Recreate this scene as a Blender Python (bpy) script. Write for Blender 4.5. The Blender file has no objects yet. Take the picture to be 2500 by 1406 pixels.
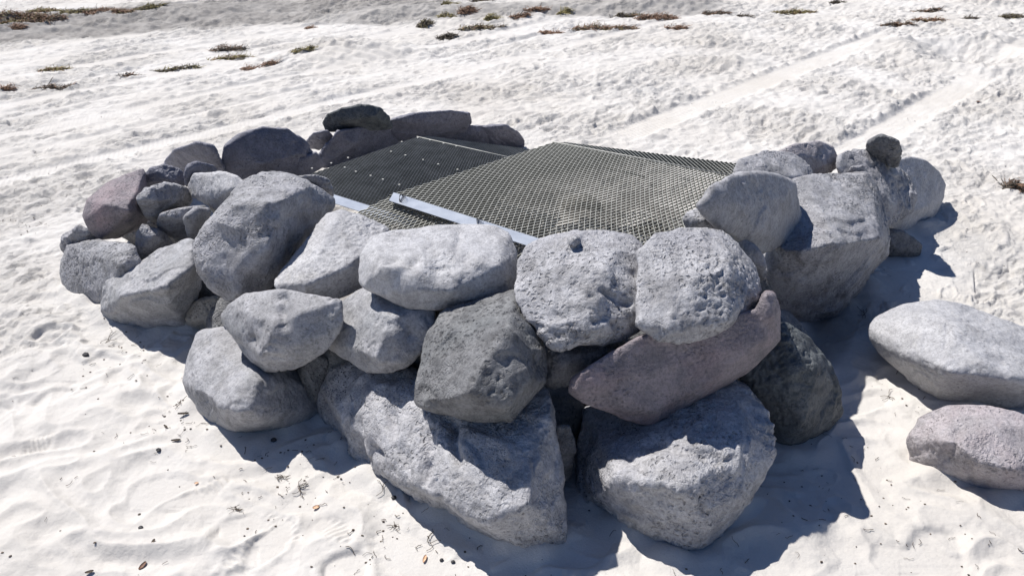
import bpy, math, random
import numpy as np
from mathutils import Vector
random.seed(7); RNG = np.random.default_rng(11)
R = math.radians
scn = bpy.context.scene
# ------------------------------------------------------------------ camera
CAMH, PITCH, F = 2.6, 27.0, 2080.0            # height, degrees below level, focal length in photo pixels (2500 wide)
W0, H0 = 2500.0, 1406.0
cam_d = bpy.data.cameras.new("camera"); cam = bpy.data.objects.new("camera", cam_d)
scn.collection.objects.link(cam); scn.camera = cam
cam.location = (0, 0, CAMH); cam.rotation_euler = (R(90 - PITCH), 0, 0)
cam_d.sensor_width = 36; cam_d.lens = 36 * F / W0; cam_d.clip_start = 0.05; cam_d.clip_end = 3000
# ------------------------------------------------------------------ light
SUN_EL = 57.0
SH = np.array([0.77, -0.64]); SH /= np.linalg.norm(SH)          # the way shadows fall on the sand
w = bpy.data.worlds.new("World"); scn.world = w; w.use_nodes = True
nt = w.node_tree; nt.nodes.clear()
sky = nt.nodes.new("ShaderNodeTexSky"); sky.sky_type = 'NISHITA'; sky.sun_disc = False
sky.ozone_density = 3.0; sky.dust_density = .3; sky.air_density = 1.1; sky.sun_elevation = R(SUN_EL); sky.sun_rotation = math.atan2(-SH[0], -SH[1])
bg = nt.nodes.new("ShaderNodeBackground"); bg.inputs[1].default_value = 0.051
wo = nt.nodes.new("ShaderNodeOutputWorld")
tint = nt.nodes.new("ShaderNodeMix"); tint.data_type = 'RGBA'; tint.blend_type = 'MULTIPLY'; tint.inputs[0].default_value = 1.0
tint.inputs[7].default_value = (.82, .95, 1.22, 1)                     # a deep, clear blue sky
nt.links.new(sky.outputs[0], tint.inputs[6]); nt.links.new(tint.outputs[2], bg.inputs[0]); nt.links.new(bg.outputs[0], wo.inputs[0])
sd = bpy.data.lights.new("sun", 'SUN'); sd.energy = 4.9; sd.angle = R(0.5); sd.color = (1.0, 0.965, 0.92)
so = bpy.data.objects.new("sun", sd); scn.collection.objects.link(so)
ce, se = math.cos(R(SUN_EL)), math.sin(R(SUN_EL))
so.rotation_euler = Vector((SH[0] * ce, SH[1] * ce, -se)).to_track_quat('-Z', 'Y').to_euler()
so.location = (-6, 4, 9)
scn.view_settings.view_transform = 'Standard'; scn.view_settings.look = 'None'
scn.view_settings.gamma = 1; scn.view_settings.exposure = 0.33
# ------------------------------------------------------------------ helpers
C = scn.collection
cp, sp = math.cos(R(PITCH)), math.sin(R(PITCH))
CAM = np.array([0, 0, CAMH])
def ray(px, py):
    a, b = (px - W0 / 2) / F, -(py - H0 / 2) / F
    return np.array([a, cp + b * sp, -sp + b * cp])
def at(px, py, z=0.0):
    """the place at height z that shows at photo pixel (px, py)"""
    r = ray(px, py); t = (z - CAMH) / r[2]
    return CAM + r * t
def tag(o, label=None, cat=None, group=None, kind=None):
    if label: o["label"] = label
    if cat: o["category"] = cat
    if group: o["group"] = group
    if kind: o["kind"] = kind
    return o
def mesh_obj(name, verts, faces, mat, parent=None, loc=None, smooth=False):
    verts = np.asarray(verts, dtype=float)
    if loc is None: loc = np.zeros(3)
    me = bpy.data.meshes.new(name)
    me.from_pydata([tuple(v) for v in (verts - np.asarray(loc))], [], [tuple(f) for f in faces])
    if smooth: me.polygons.foreach_set("use_smooth", [True] * len(me.polygons))
    me.materials.append(mat); me.update()
    o = bpy.data.objects.new(name, me); C.objects.link(o); o.location = tuple(loc)
    if parent is not None: o.parent = parent
    return o
def empty(name, loc):
    o = bpy.data.objects.new(name, None); C.objects.link(o); o.location = tuple(loc); o.empty_display_size = 0.1
    return o
# numpy gradient noise
def _hash(ix, iy, iz, seed):
    h = (ix.astype(np.int64) * 374761393 + iy.astype(np.int64) * 668265263 + iz.astype(np.int64) * 2147483647 + seed * 1274126177) & 0xFFFFFFFF
    h = ((h ^ (h >> 13)) * 1274126177) & 0xFFFFFFFF
    h = ((h ^ (h >> 16)) * 2246822519) & 0xFFFFFFFF
    return (h ^ (h >> 15)) & 0xFFFFFFFF
_G3 = RNG.normal(size=(256, 3)); _G3 /= np.linalg.norm(_G3, axis=1)[:, None]
def perlin3(p, seed=0):
    i = np.floor(p).astype(np.int64); f = p - i; u = f * f * f * (f * (f * 6 - 15) + 10)
    out = 0
    for dx in (0, 1):
        wx = u[:, 0] if dx else 1 - u[:, 0]
        for dy in (0, 1):
            wy = u[:, 1] if dy else 1 - u[:, 1]
            for dz in (0, 1):
                wz = u[:, 2] if dz else 1 - u[:, 2]
                g = _G3[_hash(i[:, 0] + dx, i[:, 1] + dy, i[:, 2] + dz, seed) & 255]
                out = out + wx * wy * wz * (g[:, 0] * (f[:, 0] - dx) + g[:, 1] * (f[:, 1] - dy) + g[:, 2] * (f[:, 2] - dz))
    return out * 1.6
def perlin2(x, y, seed=0):
    sh = x.shape; x = x.ravel(); y = y.ravel()
    ix = np.floor(x).astype(np.int64); iy = np.floor(y).astype(np.int64); fx = x - ix; fy = y - iy
    ux = fx * fx * fx * (fx * (fx * 6 - 15) + 10); uy = fy * fy * fy * (fy * (fy * 6 - 15) + 10)
    z = np.zeros_like(ix); out = 0
    for dx in (0, 1):
        for dy in (0, 1):
            a = (_hash(ix + dx, iy + dy, z, seed) & 1023) * (2 * math.pi / 1024)
            out = out + (ux if dx else 1 - ux) * (uy if dy else 1 - uy) * (np.cos(a) * (fx - dx) + np.sin(a) * (fy - dy))
    return (out * 1.5).reshape(sh)
def sstep(a, b, x):
    t = np.clip((x - a) / (b - a), 0, 1); return t * t * (3 - 2 * t)
# ------------------------------------------------------------------ materials
def new_mat(name):
    m = bpy.data.materials.new(name); m.use_nodes = True; n = m.node_tree.nodes; n.clear()
    out = n.new("ShaderNodeOutputMaterial"); b = n.new("ShaderNodeBsdfPrincipled")
    m.node_tree.links.new(b.outputs[0], out.inputs[0]); return m, n, m.node_tree.links, b
def noise(n, l, vec, scale, detail=4, rough=0.6, dist=0.0):
    t = n.new("ShaderNodeTexNoise"); t.inputs["Scale"].default_value = scale; t.inputs["Detail"].default_value = detail
    t.inputs["Roughness"].default_value = rough; t.inputs["Distortion"].default_value = dist
    l.new(vec, t.inputs["Vector"]); return t.outputs["Fac"]
def mrange(n, l, val, a, b, c=0.0, d=1.0):
    t = n.new("ShaderNodeMapRange"); t.inputs[1].default_value = a; t.inputs[2].default_value = b
    t.inputs[3].default_value = c; t.inputs[4].default_value = d; l.new(val, t.inputs[0]); return t.outputs[0]
def mixc(n, l, fac, a, b):
    t = n.new("ShaderNodeMix"); t.data_type = 'RGBA'
    l.new(fac, t.inputs[0])
    for s, v in ((6, a), (7, b)):
        if isinstance(v, tuple): t.inputs[s].default_value = (*v, 1)
        else: l.new(v, t.inputs[s])
    return t.outputs[2]
def mathn(n, l, op, a, b):
    t = n.new("ShaderNodeMath"); t.operation = op
    for s, v in ((0, a), (1, b)):
        if isinstance(v, (int, float)): t.inputs[s].default_value = v
        else: l.new(v, t.inputs[s])
    return t.outputs[0]
def bump(n, l, h, dist, strength=1.0, prev=None):
    t = n.new("ShaderNodeBump"); t.inputs["Distance"].default_value = dist; t.inputs["Strength"].default_value = strength
    l.new(h, t.inputs["Height"])
    if prev is not None: l.new(prev, t.inputs["Normal"])
    return t.outputs[0]
def rock_mat(name, base, dark, tint, tint_amt=0.5, pale=(0.40, 0.39, 0.37), pale_amt=0.35, pebbly=1.0):
    m, n, l, b = new_mat(name)
    tc = n.new("ShaderNodeTexCoord"); oi = n.new("ShaderNodeObjectInfo")
    add = n.new("ShaderNodeVectorMath"); add.operation = 'ADD'
    mul = n.new("ShaderNodeVectorMath"); mul.operation = 'SCALE'
    cmb = n.new("ShaderNodeCombineXYZ")
    for k in range(3): l.new(oi.outputs["Random"], cmb.inputs[k])
    l.new(cmb.outputs[0], mul.inputs[0]); mul.inputs["Scale"].default_value = 37.0
    l.new(tc.outputs["Object"], add.inputs[0]); l.new(mul.outputs[0], add.inputs[1]); v = add.outputs[0]
    big = noise(n, l, v, 2.6, 4, .62, .3); mid = noise(n, l, v, 9, 5, .7, .2); fine = noise(n, l, v, 70, 4, .75); grit = noise(n, l, v, 260, 2, .6)
    c = mixc(n, l, mrange(n, l, mid, .36, .60), dark, base)
    c = mixc(n, l, mrange(n, l, big, .45, .7, 0, tint_amt), c, tint)
    c = mixc(n, l, mrange(n, l, noise(n, l, v, 5.5, 6, .75, .5), .56, .72, 0, pale_amt), c, pale)
    c = mixc(n, l, mrange(n, l, fine, .36, .56, 0.5, 0), c, tuple(x * .45 for x in dark))
    c = mixc(n, l, mrange(n, l, grit, .62, .72, 0, .55), c, tuple(min(1, x * 1.9) for x in base))
    # small pits in patches
    vo = n.new("ShaderNodeTexVoronoi"); vo.inputs["Scale"].default_value = 42; vo.feature = 'F1'; l.new(v, vo.inputs["Vector"])
    wn = n.new("ShaderNodeTexNoise"); wn.inputs["Scale"].default_value = 30; wn.inputs["Detail"].default_value = 3; l.new(v, wn.inputs["Vector"])
    ws = n.new("ShaderNodeVectorMath"); ws.operation = 'SCALE'; ws.inputs["Scale"].default_value = .05; l.new(wn.outputs["Color"], ws.inputs[0])
    wa = n.new("ShaderNodeVectorMath"); wa.operation = 'ADD'; l.new(v, wa.inputs[0]); l.new(ws.outputs[0], wa.inputs[1])
    vo2 = n.new("ShaderNodeTexVoronoi"); vo2.inputs["Scale"].default_value = 70; vo2.feature = 'SMOOTH_F1'; l.new(wa.outputs[0], vo2.inputs["Vector"]); l.new(wa.outputs[0], vo.inputs["Vector"])
    patch = mrange(n, l, noise(n, l, v, 3.4, 3, .6), .44, .6)
    pit = mathn(n, l, 'MULTIPLY', mrange(n, l, vo.outputs["Distance"], .10, .42, 1, 0), patch)
    patch2 = mrange(n, l, noise(n, l, v, 3.1, 3, .6), .47, .60, 0, 1)
    peb = mathn(n, l, 'MULTIPLY', mrange(n, l, vo2.outputs["Distance"], .0, .6, 0, 1), patch2)
    c = mixc(n, l, mathn(n, l, 'MULTIPLY', pit, .6), c, tuple(x * .5 for x in dark))
    l.new(c, b.inputs["Base Color"])
    b.inputs["Roughness"].default_value = .62; b.inputs["Specular IOR Level"].default_value = .38
    n1 = bump(n, l, noise(n, l, v, 24, 6, .7), .012, .45)
    n2 = bump(n, l, mathn(n, l, 'SUBTRACT', mathn(n, l, 'MULTIPLY', fine, .9), mathn(n, l, 'MULTIPLY', pit, 1.3)), .011, .75 * pebbly, n1)
    n3 = bump(n, l, peb, -.010, .7 * pebbly, n2)
    n4 = bump(n, l, grit, .003, .5, n3)
    l.new(n4, b.inputs["Normal"]); return m
MG = rock_mat("grey_rock", (.415, .412, .43), (.215, .213, .22), (.33, .325, .355), .6)
MGS = rock_mat("smooth_grey_rock", (.405, .40, .415), (.235, .232, .238), (.31, .318, .33), .7, (.44, .43, .40), .5, .35)
MLS = rock_mat("smooth_pale_rock", (.52, .515, .525), (.32, .315, .322), (.40, .40, .42), .7, (.52, .50, .46), .5, .4)
ML = rock_mat("light_grey_rock", (.51, .505, .52), (.285, .28, .288), (.41, .405, .43), .6, (.52, .505, .475), .45)
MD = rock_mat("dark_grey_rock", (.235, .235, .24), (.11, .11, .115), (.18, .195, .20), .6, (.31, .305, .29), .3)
MK = rock_mat("green_black_rock", (.145, .155, .158), (.065, .073, .078), (.09, .108, .115), .7, (.34, .34, .33), .6, .7)
MV = rock_mat("lavender_grey_rock", (.235, .235, .275), (.15, .15, .18), (.20, .205, .26), .7, (.30, .30, .32), .3, .7)
MP = rock_mat("pink_rock", (.45, .42, .43), (.285, .262, .27), (.45, .375, .385), .7, (.53, .48, .46), .4, .8)
MPB = rock_mat("mauve_brown_rock", (.285, .248, .262), (.165, .15, .165), (.31, .215, .228), .7, (.37, .33, .32), .4, .7)
MS = rock_mat("sandy_rock", (.44, .41, .37), (.30, .28, .25), (.47, .43, .37), .6, (.52, .48, .42), .5)

m, n, l, b = new_mat("sand"); SAND = m
g = n.new("ShaderNodeNewGeometry"); v = g.outputs["Position"]
big = noise(n, l, v, .55, 5, .6, .3); mid = noise(n, l, v, 4, 6, .7); gr = noise(n, l, v, 320, 3, .8); gr2 = noise(n, l, v, 60, 4, .75)
c = mixc(n, l, mrange(n, l, big, .35, .65), (.555, .527, .488), (.63, .61, .582))
c = mixc(n, l, mrange(n, l, mid, .4, .7, 0, .35), c, (.52, .49, .455))
c = mixc(n, l, mrange(n, l, gr, .56, .74, 0, .5), c, (.36, .33, .30))
c = mixc(n, l, mrange(n, l, gr2, .60, .72, 0, .35), c, (.40, .375, .345))
at_ = n.new("ShaderNodeAttribute"); at_.attribute_name = "damp_shade"
c = mixc(n, l, mathn(n, l, 'MULTIPLY', at_.outputs["Fac"], mrange(n, l, noise(n, l, v, 3, 5, .7), .3, .55, .6, 1)), c, (.27, .255, .24))
l.new(c, b.inputs["Base Color"]); b.inputs["Roughness"].default_value = .9; b.inputs["Specular IOR Level"].default_value = .2
ar = n.new("ShaderNodeAttribute"); ar.attribute_name = "trampled"
n0 = bump(n, l, mathn(n, l, 'MULTIPLY', ar.outputs["Fac"], noise(n, l, v, 11, 7, .72, .4)), .036, 1.0)
n1 = bump(n, l, noise(n, l, v, 28, 5, .7), .012, .55, n0); n2 = bump(n, l, gr, .0025, .7, n1); l.new(n2, b.inputs["Normal"])

def simple_mat(name, a, c2, scale, rough, metal=0.0, bd=.002, spec=.4):
    m, n, l, b = new_mat(name); tc = n.new("ShaderNodeTexCoord"); f = noise(n, l, tc.outputs["Object"], scale, 5, .65)
    l.new(mixc(n, l, mrange(n, l, f, .35, .65), a, c2), b.inputs["Base Color"])
    b.inputs["Roughness"].default_value = rough; b.inputs["Metallic"].default_value = metal; b.inputs["Specular IOR Level"].default_value = spec
    l.new(bump(n, l, f, bd, .5), b.inputs["Normal"]); return m
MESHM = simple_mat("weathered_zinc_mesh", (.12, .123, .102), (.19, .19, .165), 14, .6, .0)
RIMM = simple_mat("sunlit_zinc_edge", (.40, .40, .36), (.55, .55, .50), 25, .5)  # sunlight on the strand tops, put into a paler colour than the sides
MESHB = simple_mat("sky_tinted_zinc_mesh", (.06, .068, .073), (.11, .12, .13), 9, .5, .2)  # blue of the reflected sky put into the mesh colour
BARM = simple_mat("galvanised_bar", (.40, .43, .48), (.52, .55, .59), 9, .34, .35, .0008)
RODM = simple_mat("pale_rod", (.42, .41, .37), (.58, .57, .52), 20, .5)
WIREM = simple_mat("black_wire", (.02, .02, .024), (.04, .04, .05), 30, .5)
WEED_B = simple_mat("brown_weed", (.14, .075, .045), (.34, .20, .12), 22, .7)
WEED_O = simple_mat("olive_weed", (.12, .10, .03), (.30, .25, .09), 18, .7)
WEED_D = simple_mat("dark_weed", (.04, .033, .026), (.14, .11, .08), 22, .75)
TWIGM = simple_mat("dry_twig", (.035, .026, .02), (.13, .095, .065), 14, .8)
SHELLM = simple_mat("orange_shell", (.55, .30, .16), (.68, .48, .33), 40, .5)
LEAFM = simple_mat("brown_leaf", (.11, .055, .035), (.22, .12, .08), 40, .6)
COALM = simple_mat("black_pebble", (.03, .03, .032), (.06, .058, .06), 60, .7)

# ------------------------------------------------------------------ ground
D48 = np.array([.664, .748])                                          # the way the tyre tracks run
ys = [np.linspace(-12, .9, 40), np.exp(np.linspace(math.log(.93), math.log(4.6), 620)),
      np.exp(np.linspace(math.log(4.612), math.log(26), 760)), np.exp(np.linspace(math.log(26.4), math.log(1500), 60))]
Y1 = np.concatenate(ys)
S1 = np.concatenate([-np.exp(np.linspace(math.log(8), math.log(.82), 24)), np.linspace(-.81, .81, 1240), np.exp(np.linspace(math.log(.82), math.log(8), 24))])
WY = np.where(Y1 < .9, 2.6 + 0 * Y1, Y1 + 1.7)
X = S1[None, :] * WY[:, None]; Y = np.repeat(Y1[:, None], len(S1), 1)
U = X * D48[0] + Y * D48[1]; V = X * D48[1] - Y * D48[0]
RING = ((X - .15) / 2.7) ** 2 + ((Y - 5.3) / 2.3) ** 2
Z = .05 * perlin2(X * .45, Y * .45, 1) * sstep(2.0, 7, Y)
near = 1 - sstep(3.6, 6.0, Y)
# soft lumps and hollows of old footprints near the stones
wx = X + .12 * perlin2(X * 2.1, Y * 2.1, 5); wy = Y + .12 * perlin2(X * 2.1, Y * 2.1, 6)
soft = perlin2(wx * 1.7 + 3, wy * 2.3, 2); soft2 = perlin2(wx * 4.2, wy * 5.2, 3)
Z += (.044 * soft + .036 * (1 - 2 * np.abs(soft2)) * .6) * (.45 + .55 * near)
Z += .004 * perlin2(X * 14, Y * 14, 4) + .0018 * perlin2(X * 34, Y * 34, 8)
# trampled, wind-torn surface farther away: small steep-sided steps drawn out sideways
far = sstep(3.9, 6.6, Y + .35 * np.abs(X) + .8 * perlin2(X * .5, Y * .5, 9)) * (1 - sstep(24, 40, Y))
def terr(t, k=.35):
    f = np.floor(t); r = t - f; return f + sstep(.5 - k / 2, .5 + k / 2, r)
a = U * .9; c_ = V
r1 = perlin2(a * 2.1 + 7, c_ * 4.6, 21); r2 = perlin2(a * 5.2, c_ * 9.5, 22); r3 = perlin2(a * 12, c_ * 17, 23)
patch = .35 + .65 * sstep(-.35, .35, perlin2(X * .8, Y * .8, 24))
Z += far * patch * (.024 * (terr(r1 * 3.0, .18) / 3.0) + .034 * terr(r2 * 2.2, .18) / 2.2 + .011 * r3)
Z += far * .014 * np.maximum(0, perlin2(X * 6.5, Y * 8.5, 25)) ** 2 * 2
def sub(cx, cy, r):
    i0, i1 = np.searchsorted(Y1, [cy - r, cy + r]); i0 = max(i0, 0)
    wv = max(cy + 1.7, 2.6); j0, j1 = np.searchsorted(S1, [(cx - r) / wv - .02, (cx + r) / wv + .02])
    return slice(i0, max(i1, i0 + 1)), slice(max(j0 - 1, 0), j1 + 1)
def stamp(cx, cy, ang, L, Wd, depth, rim=.5, tread=0):
    s = sub(cx, cy, L * 1.3)
    dx, dy = X[s] - cx, Y[s] - cy; ca, sa = math.cos(ang), math.sin(ang)
    p, q = dx * ca + dy * sa, -dx * sa + dy * ca
    k = (p / (L / 2)) ** 2; qq = q / (Wd / 2 * (1 + .22 * np.cos(p / L * 2 * math.pi * .9)))
    d = np.sqrt(k + qq ** 2)
    Z[s] += -depth * (1 - sstep(.72, 1.02, d)) + rim * depth * np.exp(-((d - 1.18) / .16) ** 2)
    if tread == 1: Z[s] += .0028 * (1 - sstep(.7, .95, d)) * np.sign(np.sin(p * 2 * math.pi / .028)) * np.sign(np.sin(q * 2 * math.pi / .034))
    if tread == 2: Z[s] += .0032 * (1 - sstep(.7, .95, d)) * np.clip(2.2 * np.sin(p * 2 * math.pi / .032 + 1.2 * np.abs(q) * 20), -1, 1)
for k in range(1500):                                                  # a season of footprints
    cy = 4.3 + 15 * random.random() ** 1.25; cx = random.uniform(-.85, .85) * (cy + 1.7)
    stamp(cx, cy, random.gauss(.6, .8), random.uniform(.16, .30), random.uniform(.07, .13), random.uniform(.005, .020), .6)
for k in range(120):
    cy = random.uniform(2.2, 4.6); cx = random.uniform(-.8, .8) * (cy + 1.7)
    if abs(cx - .1) < 2.0 and cy > 3.0: continue
    stamp(cx, cy, random.gauss(.8, .7), random.uniform(.22, .36), random.uniform(.12, .2), random.uniform(.008, .022), .18)
for px, py, an, tr, L in ((500, 1205, .75, 2, .33), (92, 1085, 1.15, 1, .25), (600, 1360, 1.0, 2, .33), (690, 1290, 2.35, 2, .28), (820, 1300, 2.3, 2, .26), (1010, 1385, .1, 2, .16), (40, 860, .75, 1, .3)):
    p = at(px, py); stamp(p[0], p[1], an, L, .105, .004, .4, tr)
TRK = np.zeros_like(Z)
def track(v0, u0, u1, wd, depth, lug=.06, rimh=.012, side=1):
    w_ = sstep(u0, u0 + .4, U) * (1 - sstep(u1 - .4, u1, U)); d = V - v0
    inside = (1 - sstep(wd / 2 - .07, wd / 2 + .05, np.abs(d + .03 * perlin2(X * 4, Y * 4, 35)))) * w_
    Zm = Z * (1 - .85 * inside); np.maximum(TRK, inside, out=TRK)
    lugs = np.sin(U * 2 * math.pi / lug + 9 * np.abs(d)) * np.cos(d * 2 * math.pi / (wd / 3.0))
    Zm = Zm - inside * depth + inside * (depth * .75) * lugs
    Zm = Zm + w_ * rimh * np.exp(-((d + wd / 2 + .05) / .05) ** 2) * (.3 + 1.6 * perlin2(X * 9, Y * 9, 33))
    return Zm + w_ * rimh * .6 * np.exp(-((d - wd / 2 - .05) / .05) ** 2) * (.5 + .6 * perlin2(X * 9, Y * 9, 34))
def uv(px, py): p = at(px, py); return p[0] * D48[0] + p[1] * D48[1], p[0] * D48[1] - p[1] * D48[0]
u0, v0 = uv(1480, 345); u1, _ = uv(2120, 85); Z = track(v0, u0, u1 + .4, .42, .018, .06, .022)
u0, v0 = uv(2080, 368); u1, _ = uv(2385, 175); Z = track(v0, u0 - .6, u1, .42, .020, .06, .026)
u0, v0 = uv(2440, 140); Z = track(v0, u0, u0 + 6, .34, .02)
for vv, dep, wd in ((-8.15, .014, .26), (-8.9, .01, .12), (-9.6, .012, .26), (-10.3, .008, .1), (-10.9, .012, .26), (-11.5, .01, .1), (-12.3, .012, .26), (-13.1, .008, .12), (-14.0, .012, .26), (-15.2, .01, .26)):
    Z = track(vv + .08 * 0, 1.0, 17 + 3 * math.sin(vv * 7), wd, dep * .4, .05, .009)
def bank(pts, height, wface, wback):
    """a low bank of sand whose steep side faces the sea side of a line of photo points"""
    global Z
    P = np.array([at(*p)[:2] for p in pts])
    yl = np.interp(X, P[:, 0], P[:, 1]); fade = sstep(P[0, 0] - 2.0, P[0, 0], X) * (1 - sstep(P[-1, 0], P[-1, 0] + 1.2, X))
    d = Y - yl + .18 * perlin2(X * 1.3, Y * 1.3, 41)
    prof = sstep(0, wface, d) * (1 - sstep(wface, wface + wback, d)); return height * prof * fade, fade * sstep(-.2, .1, d) * (1 - sstep(wface + .1, wface + .8, d))
b1, d1 = bank([(-300, 122), (0, 106), (300, 84), (640, 62), (1000, 30)], .16, 1.6, 3.0)
b2, d2 = bank([(900, 62), (1150, 52), (1450, 44), (1700, 36)], .16, .9, 2.0)
rr = perlin2(X * 3.5, Y * 5, 51); rr2 = perlin2(X * 9, Y * 12, 52)
Z += b1 + b2 + (d1 + .8 * d2) * (.03 * terr(rr * 2.2, .4) / 2.2 + .016 * rr2)
def mound(px, py, rx, ry, h, seed, rough=.02):
    global Z
    p = at(px, py); s = sub(p[0], p[1], max(rx, ry) * 2.2)
    d = ((X[s] - p[0]) / rx) ** 2 + ((Y[s] - p[1]) / ry) ** 2
    Z[s] += h * np.exp(-d * 1.3) + np.exp(-d * .8) * (rough * perlin2(X[s] * 6, Y[s] * 7, seed) + rough * .6 * np.sin((X[s] * .5 + Y[s]) * 26))
mound(880, 128, 1.0, .55, .16, 61, .028); mound(800, 150, .8, .35, .06, 62)
for px, py, rx, ry, h in ((1750, 110, .45, .25, .09), (1795, 155, .4, .25, .08), (2010, 72, .5, .3, .08), (2170, 118, .5, .25, .12), (2250, 130, .5, .25, .08), (2400, 100, .5, .35, .12), (1100, 60, .9, .4, .08), (1270, 48, .8, .3, .07), (1410, 35, .8, .3, .07), (1640, 25, .9, .3, .07), (2410, 10, .7, .3, .1), (1545, 115, .4, .2, .04), (2470, 158, .5, .3, .09), (1270, 130, .4, .2, .03)):
    mound(px, py, rx, ry, h, int(px), .03)
p = at(2375, 138); s = sub(p[0], p[1], 2.0); d = np.sqrt(((X[s] - p[0]) / .8) ** 2 + ((Y[s] - p[1]) / .8) ** 2); Z[s] += -.16 * (1 - sstep(.1, 1.0, d)) + .07 * np.exp(-((d - 1.2) / .22) ** 2)
inr = 1 - sstep(.55, .8, RING); Z = Z * (1 - inr * .5)
for line in (((815, 1060), (850, 1112), (895, 1155), (950, 1195), (1060, 1245), (1150, 1290), (1240, 1340), (1330, 1356), (1376, 1320)), ((1420, 1232), (1480, 1250), (1540, 1270), (1580, 1305), (1620, 1340), (1660, 1352), (1712, 1338), (1752, 1292), (1842, 1200)),
             ((466, 965), (482, 990), (500, 1035), (540, 1058), (600, 1068), (700, 1054), (742, 1032)), ((150, 680), (165, 716), (205, 745), (250, 760), (265, 790), (300, 803), (380, 808), (450, 800), (540, 805)), ((1890, 1095), (1930, 1108), (1962, 1104), (2012, 1062)),
             ((1930, 795), (2012, 793), (2064, 744), (2114, 690)), ((2260, 955), (2290, 985), (2380, 1005), (2460, 1010), (2560, 995)), ((2216, 1085), (2250, 1125), (2280, 1165), (2370, 1185), (2430, 1210), (2520, 1210)), ((2170, 570), (2200, 584), (2242, 565), (2282, 535))):
    Q = [at(*q_)[:2] for q_ in line]
    for a0, a1 in zip(Q[:-1], Q[1:]):
        mc = (a0 + a1) / 2; s = sub(mc[0], mc[1], np.linalg.norm(a1 - a0) / 2 + .45); dd = a1 - a0; tt = np.clip(((X[s] - a0[0]) * dd[0] + (Y[s] - a0[1]) * dd[1]) / (dd @ dd), 0, 1)
        ds = np.hypot(X[s] - a0[0] - tt * dd[0], Y[s] - a0[1] - tt * dd[1]); lift = .042 * np.exp(-(ds / .10) ** 2) * (.75 + 1.0 * perlin2(X[s] * 5, Y[s] * 5, 81)); Z[s] = np.maximum(Z[s], Z[s] * .35 + lift) if True else Z[s]
Z *= (1 - sstep(40, 90, Y))
DAMP_SHADE = np.clip(1.0 * d1 + .75 * d2 + inr * sstep(-.15, .15, perlin2(X * 2.2, Y * 2.2, 77)), 0, 1) * (1 - sstep(40, 60, Y))  # inside the ring: dark dirt with sun-through-mesh patches painted as pale gaps
nr, nc = X.shape
co = np.stack([X, Y, Z], -1).reshape(-1, 3).astype(np.float32)
idx = np.arange(nr * nc, dtype=np.int32).reshape(nr, nc)
q = np.stack([idx[:-1, :-1], idx[:-1, 1:], idx[1:, 1:], idx[1:, :-1]], -1).reshape(-1, 4)
me = bpy.data.meshes.new("sand_ground"); me.vertices.add(len(co)); me.vertices.foreach_set("co", co.ravel())
me.loops.add(q.size); me.loops.foreach_set("vertex_index", q.ravel()); me.polygons.add(len(q))
me.polygons.foreach_set("loop_start", np.arange(0, q.size, 4, dtype=np.int32)); me.polygons.foreach_set("use_smooth", np.ones(len(q), bool))
me.update(calc_edges=True); aa = me.attributes.new("damp_shade", 'FLOAT', 'POINT'); aa.data.foreach_set("value", DAMP_SHADE.ravel().astype(np.float32))
ab = me.attributes.new("trampled", 'FLOAT', 'POINT'); ab.data.foreach_set("value", (far * patch * (1 - .85 * TRK)).ravel().astype(np.float32))
me.materials.append(SAND); go = bpy.data.objects.new("sand_ground", me); C.objects.link(go); go["kind"] = "structure"
def gz(x, y):
    i = min(max(int(np.searchsorted(Y1, y)), 0), nr - 1); wv = WY[i]
    j = min(max(int(np.searchsorted(S1, x / wv)), 0), nc - 1); return float(Z[i, j])

def ong(px, py):
    """the spot on the uneven sand seen at a photo pixel"""
    z = 0.0
    for k in range(10): p = at(px, py, z); z = .5 * z + .5 * gz(p[0], p[1])
    return at(px, py, z)
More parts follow.
